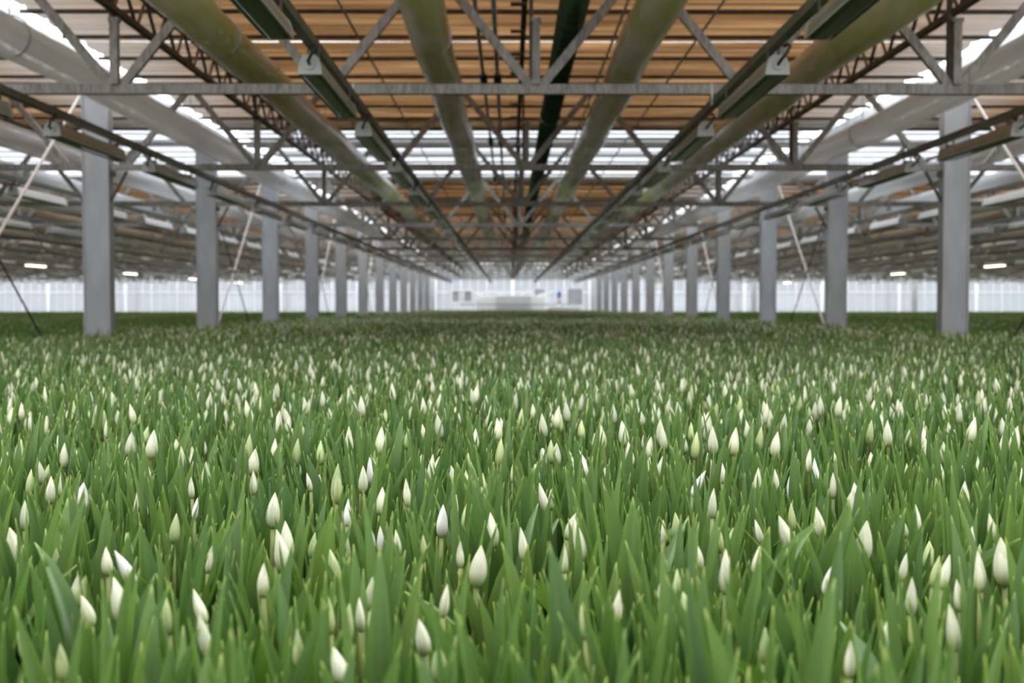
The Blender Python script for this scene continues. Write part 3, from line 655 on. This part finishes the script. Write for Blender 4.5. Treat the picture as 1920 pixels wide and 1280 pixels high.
# tip x, tip y, base x, base y, full width px (0 = default), colour
HERO = [(21,987,37,1066,35,''),(221,1081,232,1170,35,''),(305,1114,317,1191,24,'g'),(220,1029,252,1100,24,'w'),(195,1027,203,1080,22,''),(29,1185,64,1250,26,'g'),(114,1205,118,1279,24,'g'),
(160,1125,172,1175,24,''),(157,1082,148,1140,17,'g'),(359,1106,385,1170,22,''),(372,1150,393,1235,24,''),(331,962,325,1020,20,'g'),(238,997,243,1052,12,''),(104,1032,105,1080,13,'g'),(395,1025,390,1075,13,''),(400,1027,410,1075,13,'w'),(142,1087,137,1135,13,''),
(526,991,534,1075,30,''),(902,1020,893,1100,34,''),(826,1206,824,1282,33,'g'),(624,1212,648,1285,33,''),(785,1160,798,1228,28,''),(702,1112,700,1190,23,''),(611,1114,620,1190,19,'g'),(625,1029,630,1095,24,'g'),(490,1056,494,1120,23,''),(780,1096,782,1140,17,'g'),
(839,1094,830,1158,18,''),(795,1005,794,1053,16,'g'),(702,1080,688,1145,18,''),(672,1137,678,1185,16,''),(655,1130,651,1205,18,'g'),(560,1177,560,1252,20,'g'),(587,1006,585,1048,16,'g'),(652,1019,651,1060,15,'g'),(716,992,712,1035,13,'w'),(860,1021,864,1065,14,''),
(925,961,924,1028,25,''),(831,946,828,1008,22,'w'),(691,982,700,1030,13,''),(743,1000,748,1042,13,''),(1282,1111,1300,1192,36,'g'),(1249,1061,1240,1155,22,''),(1360,1030,1360,1115,21,''),(1299,1007,1310,1070,26,''),(1082,971,1091,1052,21,''),(1076,960,1065,1012,20,''),
(1092,1135,1100,1200,18,'g'),(1157,1110,1157,1167,16,''),(1272,1067,1270,1145,14,'g'),(1271,960,1270,1020,21,'g'),(980,987,983,1052,14,''),(1056,1040,1058,1075,16,''),(1349,997,1350,1037,15,'g'),(1372,1001,1366,1038,13,'g'),(1425,1022,1415,1078,18,''),(1419,982,1428,1020,12,''),
(1438,1175,1432,1245,20,'g'),(1245,988,1245,1022,11,''),(1620,974,1618,1054,32,''),(1876,1007,1884,1099,38,''),(1781,1039,1765,1105,20,''),(1757,1041,1749,1102,17,'g'),(1795,1095,1800,1147,19,''),(1786,1132,1790,1222,21,''),(1710,1082,1708,1155,16,''),(1567,1056,1548,1118,24,'w'),
(1664,1166,1658,1228,15,''),(1595,1215,1592,1272,14,''),(1460,966,1485,1032,25,''),(1530,950,1541,1008,20,''),(1838,1032,1838,1110,16,''),(1821,1005,1822,1035,10,''),(1692,980,1700,1010,12,''),(1721,945,1720,1000,12,''),(1859,962,1861,1017,12,''),(1697,1052,1689,1090,13,''),
(157,904,150,958,31,'w'),(259,915,267,978,26,''),(386,864,386,921,19,''),(10,843,10,900,15,''),(56,879,54,930,13,'g'),(96,892,94,945,18,''),(116,885,117,932,14,''),(114,848,112,885,17,''),(41,753,43,793,18,'w'),(120,723,125,755,15,'w'),(142,738,144,762,9,''),(283,708,288,735,13,'w'),
(205,750,202,782,10,''),(200,782,204,815,9,''),(266,790,278,823,16,''),(272,865,277,908,18,''),(468,780,471,815,13,''),(466,834,466,871,13,''),(479,882,474,928,16,''),(356,893,360,935,10,''),(367,948,364,975,11,'w'),(43,937,46,995,12,''),(226,720,226,748,9,''),(455,730,460,758,11,''),
(389,727,390,752,9,''),(517,790,516,838,14,'w'),(552,829,547,880,19,''),(576,771,579,807,11,''),(681,766,680,800,14,''),(657,744,660,775,11,''),(777,754,776,790,12,''),(790,769,786,808,12,''),(832,769,832,810,18,'w'),(834,802,840,845,15,''),(887,800,882,852,24,''),(936,829,934,880,15,''),
(812,851,806,905,12,''),(693,856,700,910,20,'w'),(629,862,631,945,18,'g'),(512,922,511,991,26,''),(757,897,766,950,14,''),(722,914,712,965,22,''),(652,935,650,987,11,'w'),(765,732,767,762,9,''),(744,698,744,726,11,'w'),(585,695,585,718,9,''),(875,881,875,925,15,''),(902,887,909,942,14,'g'),
(890,872,890,920,11,''),(856,927,849,982,16,''),(484,732,485,765,12,''),(506,831,500,875,13,''),(576,890,583,922,11,''),(680,885,677,925,11,'g'),(600,840,601,882,8,''),(886,740,886,785,12,''),(720,840,726,878,10,''),(976,768,975,811,18,''),(1077,840,1096,899,27,'w'),(1325,799,1325,851,22,'w'),
(1146,775,1139,825,15,''),(1125,777,1120,817,13,''),(1144,837,1154,877,15,''),(1207,856,1212,900,13,''),(1241,855,1235,897,15,''),(1320,880,1298,930,16,'w'),(1336,914,1335,972,14,''),(1355,864,1355,907,13,''),(1422,876,1419,930,17,''),(1377,839,1379,880,10,''),(1302,824,1300,865,12,'w'),
(1247,830,1248,856,10,''),(1414,807,1402,852,14,'g'),(1380,755,1374,786,10,''),(1276,735,1274,760,11,''),(1038,777,1033,825,17,''),(1032,809,1037,842,15,'w'),(1072,780,1075,812,12,''),(1010,740,1011,775,12,'w'),(987,735,987,760,7,''),(1012,905,1025,962,14,''),(1031,920,1035,957,13,''),
(1037,847,1040,880,10,''),(1070,846,1075,892,11,''),(961,870,962,905,10,''),(1607,904,1606,948,21,''),(1527,859,1530,912,15,'w'),(1482,884,1485,937,19,'w'),(1456,879,1455,925,12,''),(1744,804,1755,849,15,''),(1689,785,1689,820,10,'w'),(1666,817,1662,861,10,''),(1619,744,1612,776,13,'w'),
(1587,750,1586,787,10,''),(1569,769,1566,802,10,''),(1537,764,1532,800,14,''),(1451,777,1452,803,11,'w'),(1445,790,1445,840,13,''),(1500,752,1500,782,11,'w'),(1805,902,1809,954,19,''),(1806,871,1810,915,11,'w'),(1900,835,1897,877,11,''),(1875,834,1872,866,8,''),(1835,861,1834,886,8,''),
(1915,875,1912,912,16,''),(1799,791,1799,825,9,''),(1806,812,1796,852,9,''),(1754,895,1761,935,11,''),(1719,755,1717,778,11,'w'),(1686,755,1682,787,14,'g'),(1892,705,1895,728,12,''),(1652,705,1654,731,10,'w'),(1480,943,1487,995,13,'g'),(1562,885,1562,935,9,''),(1700,870,1700,902,7,'')]
MATN = {'': 'bud', 'g': 'bud_green', 'w': 'bud_white'}
H = []
for (tx, ty, bx, by, w, c) in HERO:
    r = view_ray(bx, by); t = -.338 / r.z; P0 = r * t
    depth = P0.y
    # tip lies in the plane facing the camera
    r2 = view_ray(tx, ty); P1 = r2 * (depth / r2.y)
    L = (P1 - P0).length
    k_ = min(max(L, .036), .070) / L
    H.append(dict(base=Vector((P0.x, P0.y, P0.z + EYE)), dir=(P1 - P0).normalized(), L=L * k_, w=max(w, 9) * depth / 2000, c=c, bx=bx, by=by, tx=tx, ty=ty, D=depth))
H.sort(key=lambda h: h['D'])
NH = 125
rp_ = random.Random(3)
def place_leaves(root_loc, top_h, k, parent, front_limit, r):
    """leaves around a plant foot; returns list of (mesh, loc, rot, scale)"""
    out = []; a0 = r.uniform(0, 6.28)
    for q in range(k):
        az = a0 + q * (2.4 + r.uniform(-.4, .4))
        h = top_h * r.uniform(.86, 1.13)
        facing = -math.sin(az)     # 1 = leans to the camera
        if facing > .0: h = min(h, front_limit * (1.0 - .1 * facing))
        me = r.choice(LEAF[:11] if r.random() < .93 else LEAF)
        ws = h * r.uniform(.6, 1.15)
        out.append((me, (.006 * math.cos(az), .006 * math.sin(az), 0), (0, 0, az), (h, ws, h)))
    return out
def stem_mesh(top, r=.0032):
    pts = []
    for i in range(6):
        t = i / 5; pts.append((top.x * t ** 1.6, top.y * t ** 1.6, top.z * t))
    return MB().tube(pts, [r * 1.15] * 5 + [r], 8, vs=[i / 5 for i in range(6)]).mesh('stem', [M['stem']], True)
def colword(c): return {'': 'cream', 'g': 'pale green', 'w': 'bright white'}[c]
ONES = 'zero one two three four five six seven eight nine ten eleven twelve thirteen fourteen fifteen sixteen seventeen eighteen nineteen'.split()
TENS = 'x x twenty thirty forty fifty sixty seventy eighty ninety'.split()
def words(n):
    n = int(n)
    return ONES[n] if n < 20 else TENS[n // 10] + ('-' + ONES[n % 10] if n % 10 else '')
def place(px, py): return '%s hundredths across the photo and %s down' % (words(min(px / 19.2, 99)), words(min(py / 12.8, 99)))
for h in H[:NH]:
    r = random.Random(int(h['bx'] * 7 + h['by']))
    dv = h['dir']; foot = Vector((h['base'].x - dv.x * .04 + r.uniform(-.008, .008), h['base'].y + r.uniform(-.005, .02), BED))
    lean = 'leaning left' if dv.x < -.13 else ('leaning right' if dv.x > .13 else 'upright')
    lab = '%s tulip bud %s, %s' % (colword(h['c']), lean, place((h['bx'] + h['tx']) / 2, (h['by'] + h['ty']) / 2))
    t = tag(bpy.data.objects.new('tulip', None), lab, 'tulip', 'budding tulips in the front of the bed'); COL.objects.link(t); t.location = foot
    top = h['base'] - foot
    put('stem', stem_mesh(top), t)
    core, pets = BUDM[MATN[h['c']]][r.randrange(3)]
    q = Vector((0, 0, 1)).rotation_difference(dv).to_euler()
    wr = max(min(h['w'] / .45, h['L'] * 1.1), h['L'] * .62)
    b = put('flower_bud', core, t, top, q, (wr, wr, h['L']))
    # turn the bud about its own axis
    b.rotation_euler = (Vector((0, 0, 1)).rotation_difference(dv).to_matrix() @ Matrix.Rotation(r.uniform(0, 6.28), 3, 'Z')).to_euler()
    for pm in pets: put('petal', pm, b)
    for me, l, ro, s in place_leaves(foot, top.z * 1.07, r.choice([2, 3, 3]), t, top.z * 1.02, r): put('leaf', me, t, l, ro, s)

# ------------------------------------------------------------------ tulip crop variants for the mass of the field
VAR = bpy.data.collections.new('crop_variants')
def add_geo(mb, me, mi, mat):
    base = len(mb.v)
    uvl = me.uv_layers[0].data; uvs = [(0, 0)] * len(me.vertices)
    for l in me.loops: uvs[l.vertex_index] = tuple(uvl[l.index].uv)
    mb.add([(mat @ v.co)[:] for v in me.vertices], [tuple(p.vertices) for p in me.polygons], mi, uvs)
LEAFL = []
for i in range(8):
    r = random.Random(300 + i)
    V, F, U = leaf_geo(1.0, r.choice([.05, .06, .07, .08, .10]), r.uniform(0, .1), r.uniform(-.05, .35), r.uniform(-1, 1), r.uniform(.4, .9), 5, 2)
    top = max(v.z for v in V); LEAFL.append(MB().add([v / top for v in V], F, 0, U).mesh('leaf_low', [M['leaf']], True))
BUDL = MB().add(*(lambda g: (g[0], g[1], 0, g[2]))(bud_geo(1, .215, 6))).mesh('bud_low', [M['bud']], True)
MATS = [M['leaf'], M['bud'], M['stem'], M['bud_white'], M['bud_green']]
def plant_into(mb, r, hi, bud, x=0, y=0, H0=.37, sc=1.0):
    """one plant; H0 = leaf top height"""
    foot = Vector((x, y, 0)); leafs = LEAF[:11] if hi else LEAFL
    for me, l, ro, s in place_leaves(foot, H0 * sc, r.choice([3, 4, 5]) if hi else 3, None, H0 * sc * .98, r):
        if not hi: me = r.choice(LEAFL)
        M4 = Matrix.Translation(foot + Vector(l)) @ Euler(ro).to_matrix().to_4x4() @ Matrix.Diagonal((*s, 1)); add_geo(mb, me, 0, M4)
    if bud:
        bz = H0 * sc * r.uniform(.90, 1.06) - .045; tl = r.uniform(-.15, .15); tl2 = r.uniform(-.15, .15); L = r.uniform(.042, .056); wr = L * r.uniform(.72, 1.0)
        top = Vector((x + tl * .03, y + tl2 * .03, bz))
        M4 = Matrix.Translation(top) @ Euler((tl2, tl, r.uniform(0, 6))).to_matrix().to_4x4() @ Matrix.Diagonal((wr, wr, L, 1))
        mi = r.choice([1, 1, 1, 3, 4])
        if hi:
            core, pets = BUDM['bud'][r.randrange(3)]; add_geo(mb, core, mi, M4)
            for pm in pets: add_geo(mb, pm, mi, M4)
        else: add_geo(mb, BUDL, mi, M4)
        mb.tube([foot, top], .0033, 4 if not hi else 6, 2, False)
HI_N, HI_BUD = 12, 6
for i in range(HI_N):
    r = random.Random(500 + i); mb = MB(); plant_into(mb, r, True, i >= HI_N - HI_BUD)
    o = bpy.data.objects.new('var_a%02d' % i, mb.mesh('crop_plant', MATS, True)); VAR.objects.link(o)
PV = bpy.data.collections.new('crop_patches'); PG = bpy.data.collections.new('green_patches')
for i in range(4):
    r = random.Random(700 + i); mb = MB(); n_ = 16
    for a in range(n_):
        for b_ in range(n_):
            plant_into(mb, r, False, r.random() < .45, -.5 + (a + r.random()) / n_, -.5 + (b_ + r.random()) / n_, .36, r.uniform(.85, 1.08))
    PV.objects.link(bpy.data.objects.new('patch_%d' % i, mb.mesh('crop_patch', MATS, True)))
    mb = MB()
    for a in range(n_):
        for b_ in range(n_):
            plant_into(mb, r, False, r.random() < .03, -.5 + (a + r.random()) / n_, -.5 + (b_ + r.random()) / n_, .34, r.uniform(.88, 1.08))
    PG.objects.link(bpy.data.objects.new('green_%d' % i, mb.mesh('green_patch', MATS, True)))
def scatter(name, pts, coll, label):
    """pts: x,y,z,rotz,tiltx,tilty,scale,scalez,index"""
    pts = np.array(pts, dtype=np.float64)
    me = bpy.data.meshes.new(name); me.from_pydata([tuple(p[:3]) for p in pts], [], [])
    a = me.attributes.new('rot', 'FLOAT_VECTOR', 'POINT'); a.data.foreach_set('vector', pts[:, [4, 5, 3]].astype(np.float32).ravel())
    s = np.stack([pts[:, 6], pts[:, 6], pts[:, 7]], 1).astype(np.float32)
    a = me.attributes.new('scl', 'FLOAT_VECTOR', 'POINT'); a.data.foreach_set('vector', s.ravel())
    a = me.attributes.new('idx', 'INT', 'POINT'); a.data.foreach_set('value', pts[:, 8].astype(np.int32))
    o = put(name, me)
    ng = bpy.data.node_groups.new(name, 'GeometryNodeTree')
    ng.interface.new_socket('Geometry', in_out='INPUT', socket_type='NodeSocketGeometry'); ng.interface.new_socket('Geometry', in_out='OUTPUT', socket_type='NodeSocketGeometry')
    N = ng.nodes; Lk = ng.links
    gi = N.new('NodeGroupInput'); go = N.new('NodeGroupOutput'); ip = N.new('GeometryNodeInstanceOnPoints'); ci = N.new('GeometryNodeCollectionInfo')
    ci.inputs['Collection'].default_value = coll; ci.inputs['Separate Children'].default_value = True; ci.inputs['Reset Children'].default_value = True
    def att(nm, ty):
        n_ = N.new('GeometryNodeInputNamedAttribute'); n_.data_type = ty; n_.inputs['Name'].default_value = nm
        return [q for q in n_.outputs if q.enabled and q.name == 'Attribute'][0]
    Lk.new(gi.outputs[0], ip.inputs['Points']); Lk.new(ci.outputs[0], ip.inputs['Instance']); ip.inputs['Pick Instance'].default_value = True
    Lk.new(att('idx', 'INT'), ip.inputs['Instance Index']); Lk.new(att('rot', 'FLOAT_VECTOR'), ip.inputs['Rotation']); Lk.new(att('scl', 'FLOAT_VECTOR'), ip.inputs['Scale'])
    Lk.new(ip.outputs[0], go.inputs[0])
    md = o.modifiers.new('scatter', 'NODES'); md.node_group = ng
    return tag(o, label, 'tulip crop', None, 'stuff')

# fill points of the near field, kept clear of the buds the camera should see
SPG = .056
BXL, BXR = CX0 - HALF + .24, CX0 + HALF - .24
fill = []
y = -.3
while y < 8.9:
    xm = .55 * max(y, 0) + .75
    x = -xm + random.uniform(0, SPG)
    while x < xm:
        px, py = x + random.uniform(-.5, .5) * SPG, y + random.uniform(-.5, .5) * SPG
        if BXL < px < BXR and not (abs(px + 2.9) < .16 and abs(py - 8.3) < .5): fill.append((px, py))
        x += SPG
    y += SPG
heroXY = [(h['base'].x, h['base'].y, h) for h in H]
near = []; rest = []
for (x, y) in fill:
    if any(abs(x - hx) < .02 and abs(y - hy) < .02 for hx, hy, _ in heroXY): continue
    hgt = .372 * random.gauss(1.0, .055)
    hgt = min(max(hgt, .31), .425)
    if y > .45:
        for hx, hy, h in heroXY:
            if hy <= y - .01: continue
            qx, qy = project(x, y, BED + hgt)
            half = 2000 * .015 / y + h['w'] * 900 / hy
            if abs(qx - h['bx']) < half * .8:
                need = h['by'] - .45 * (h['by'] - h['ty']) if (h['by'] > 1000 or random.random() < .68) else h['by'] - 1.0 * (h['by'] - h['ty'])
                need = need if random.random() < .93 else 0
                if qy < need:
                    zt = EYE - (need - 572) * y / 2000
                    hgt = min(hgt, max(zt - BED, .17))
    if y < .25: hgt = min(hgt, .30)
    p_ = (x, y, hgt)
    qx, qy = project(x, y, BED + hgt) if y > .5 else (0, 9e9)
    (near if qy < 1270 and 4 < qx < 1916 else rest).append(p_)
near.sort(key=lambda p: p[1])
BROAD = [(172, 1150, 2), (562, 1152, 1), (1130, 1118, 1), (777, 1036, 0), (1575, 1150, 1), (990, 1013, 0), (1850, 985, 0), (435, 1185, 0), (1240, 1030, 0), (75, 985, 1), (1010, 900, 0), (1750, 960, 0)]
LB = []
for i, wd in enumerate((.105, .135, .20)):
    V, F, U = leaf_geo(1.0, wd, .03, .16, .25 - .2 * i, .45, 14, 6); t_ = max(v.z for v in V); LB.append(MB().add([v / t_ for v in V], F, 0, U).mesh('leaf', [M['leaf']], True))
for q, (px_, py_, w_) in enumerate(BROAD):
    rr = view_ray(px_, py_); tt = -.305 / rr.z; Pq = rr * tt; hz = EYE - .305 - BED
    t = tag(bpy.data.objects.new('tulip', None), 'broad-leaved budless tulip plant, tip ' + place(px_, py_), 'tulip', 'leafy tulips in the nearest rows'); COL.objects.link(t); t.location = (Pq.x, Pq.y + .01, BED)
    put('leaf', LB[w_], t, (0, 0, 0), (0, 0, -1.5708 + random.uniform(-.3, .3)), (hz, hz, hz)); put('leaf', LEAF[q % 5], t, (0, .008, 0), (0, 0, 1.57 + random.uniform(-.6, .6)), (hz * .85, hz * .85, hz * .85))
NEAR = []; seen_lab = set()
for p in near:
    if len(NEAR) >= 300 - NH - len(BROAD): break
    lb_ = place(*project(p[0], p[1], BED + p[2]))
    if lb_ in seen_lab: continue
    seen_lab.add(lb_); NEAR.append(p)
ns = set(NEAR); rest += [p for p in near if p not in ns]
for (x, y, hgt) in NEAR:
    r = random.Random(int(x * 9999) + int(y * 777777))
    qx, qy = project(x, y, BED + hgt)
    t = tag(bpy.data.objects.new('tulip', None), 'leafy budless tulip plant, tips %s' % place(qx, qy), 'tulip', 'leafy tulips in the nearest rows'); COL.objects.link(t); t.location = (x, y, BED)
    for me, l, ro, s in place_leaves(None, hgt, r.choice([4, 4, 5]), t, hgt, r): put('leaf', me, t, l, ro, s)
pts = []
for (x, y, hgt) in rest:
    pb_ = 0.02 if y < 2.0 else (.20 if y < 2.9 else (.50 if y < 3.8 else .58))
    idx = random.randrange(HI_N - HI_BUD, HI_N) if random.random() < pb_ else random.randrange(0, HI_N - HI_BUD)
    k_ = hgt / .37
    pts.append((x, y, BED, random.uniform(0, 6.28) if idx < HI_N - HI_BUD else random.uniform(-.5, .5), random.gauss(0, .05), random.gauss(0, .05), random.uniform(.85, 1.15), k_, idx))
# buds of the photo further back
for h in H[NH:]:
    k_ = (h['base'].z - BED + .03) / .325
    pts.append((h['base'].x, h['base'].y, BED, random.uniform(-.4, .4), 0, math.atan2(h['dir'].x, 1) * .3, 1.0, k_, random.randrange(HI_N - HI_BUD, HI_N)))
scatter('tulip_crop', pts, VAR, 'dense mass of green tulip leaves and white buds in the near bed')
pts = []
y = 9.3
while y < YE - .6:
    x = BXL + .5
    while x < BXR + .01:
        q = random.choice([0, 1, 2, 3]); pts.append((min(x, BXR - .5), y, BED, random.choice([0, 1.5708, 3.1416, 4.7124]), 0, 0, 1, random.uniform(.95, 1.04), q)); x += .96
    y += .96
scatter('distant_tulip_crop', pts, PV, 'distant green tulip crop with small white buds in the centre bed')
pts = []
for sgn in (-1, 1):   # strips beside the near wedge
    y = .4
    while y < 8.9:
        x = .55 * y + .75 + .5
        while x < 4.9:
            xx = sgn * x
            if BXL + .45 < xx < BXR - .4: pts.append((xx, y, BED, 0, 0, 0, 1, 1, random.randrange(4)))
            x += .96
        y += .96
scatter('side_tulip_crop', pts, PV, 'tulip crop at the sides of the near bed')
for k in range(-NB, NB + 1):
    if k == 0: continue
    a = CX0 + k * BAY - HALF + .24; b_ = CX0 + k * BAY + HALF - .24; pts = []
    y = -.8
    while y < YE + 1.2:
        x = a + .5
        while x < b_:
            pts.append((min(x, b_ - .5), y, BED - .08, random.choice([0, 1.5708, 3.1416, 4.7124]), 0, 0, 1, random.uniform(.95, 1.05), random.randrange(4))); x += .96
        y += .96
    scatter('green_crop', pts, PG, 'young green crop without buds on the bench of the ' + bayname(k))
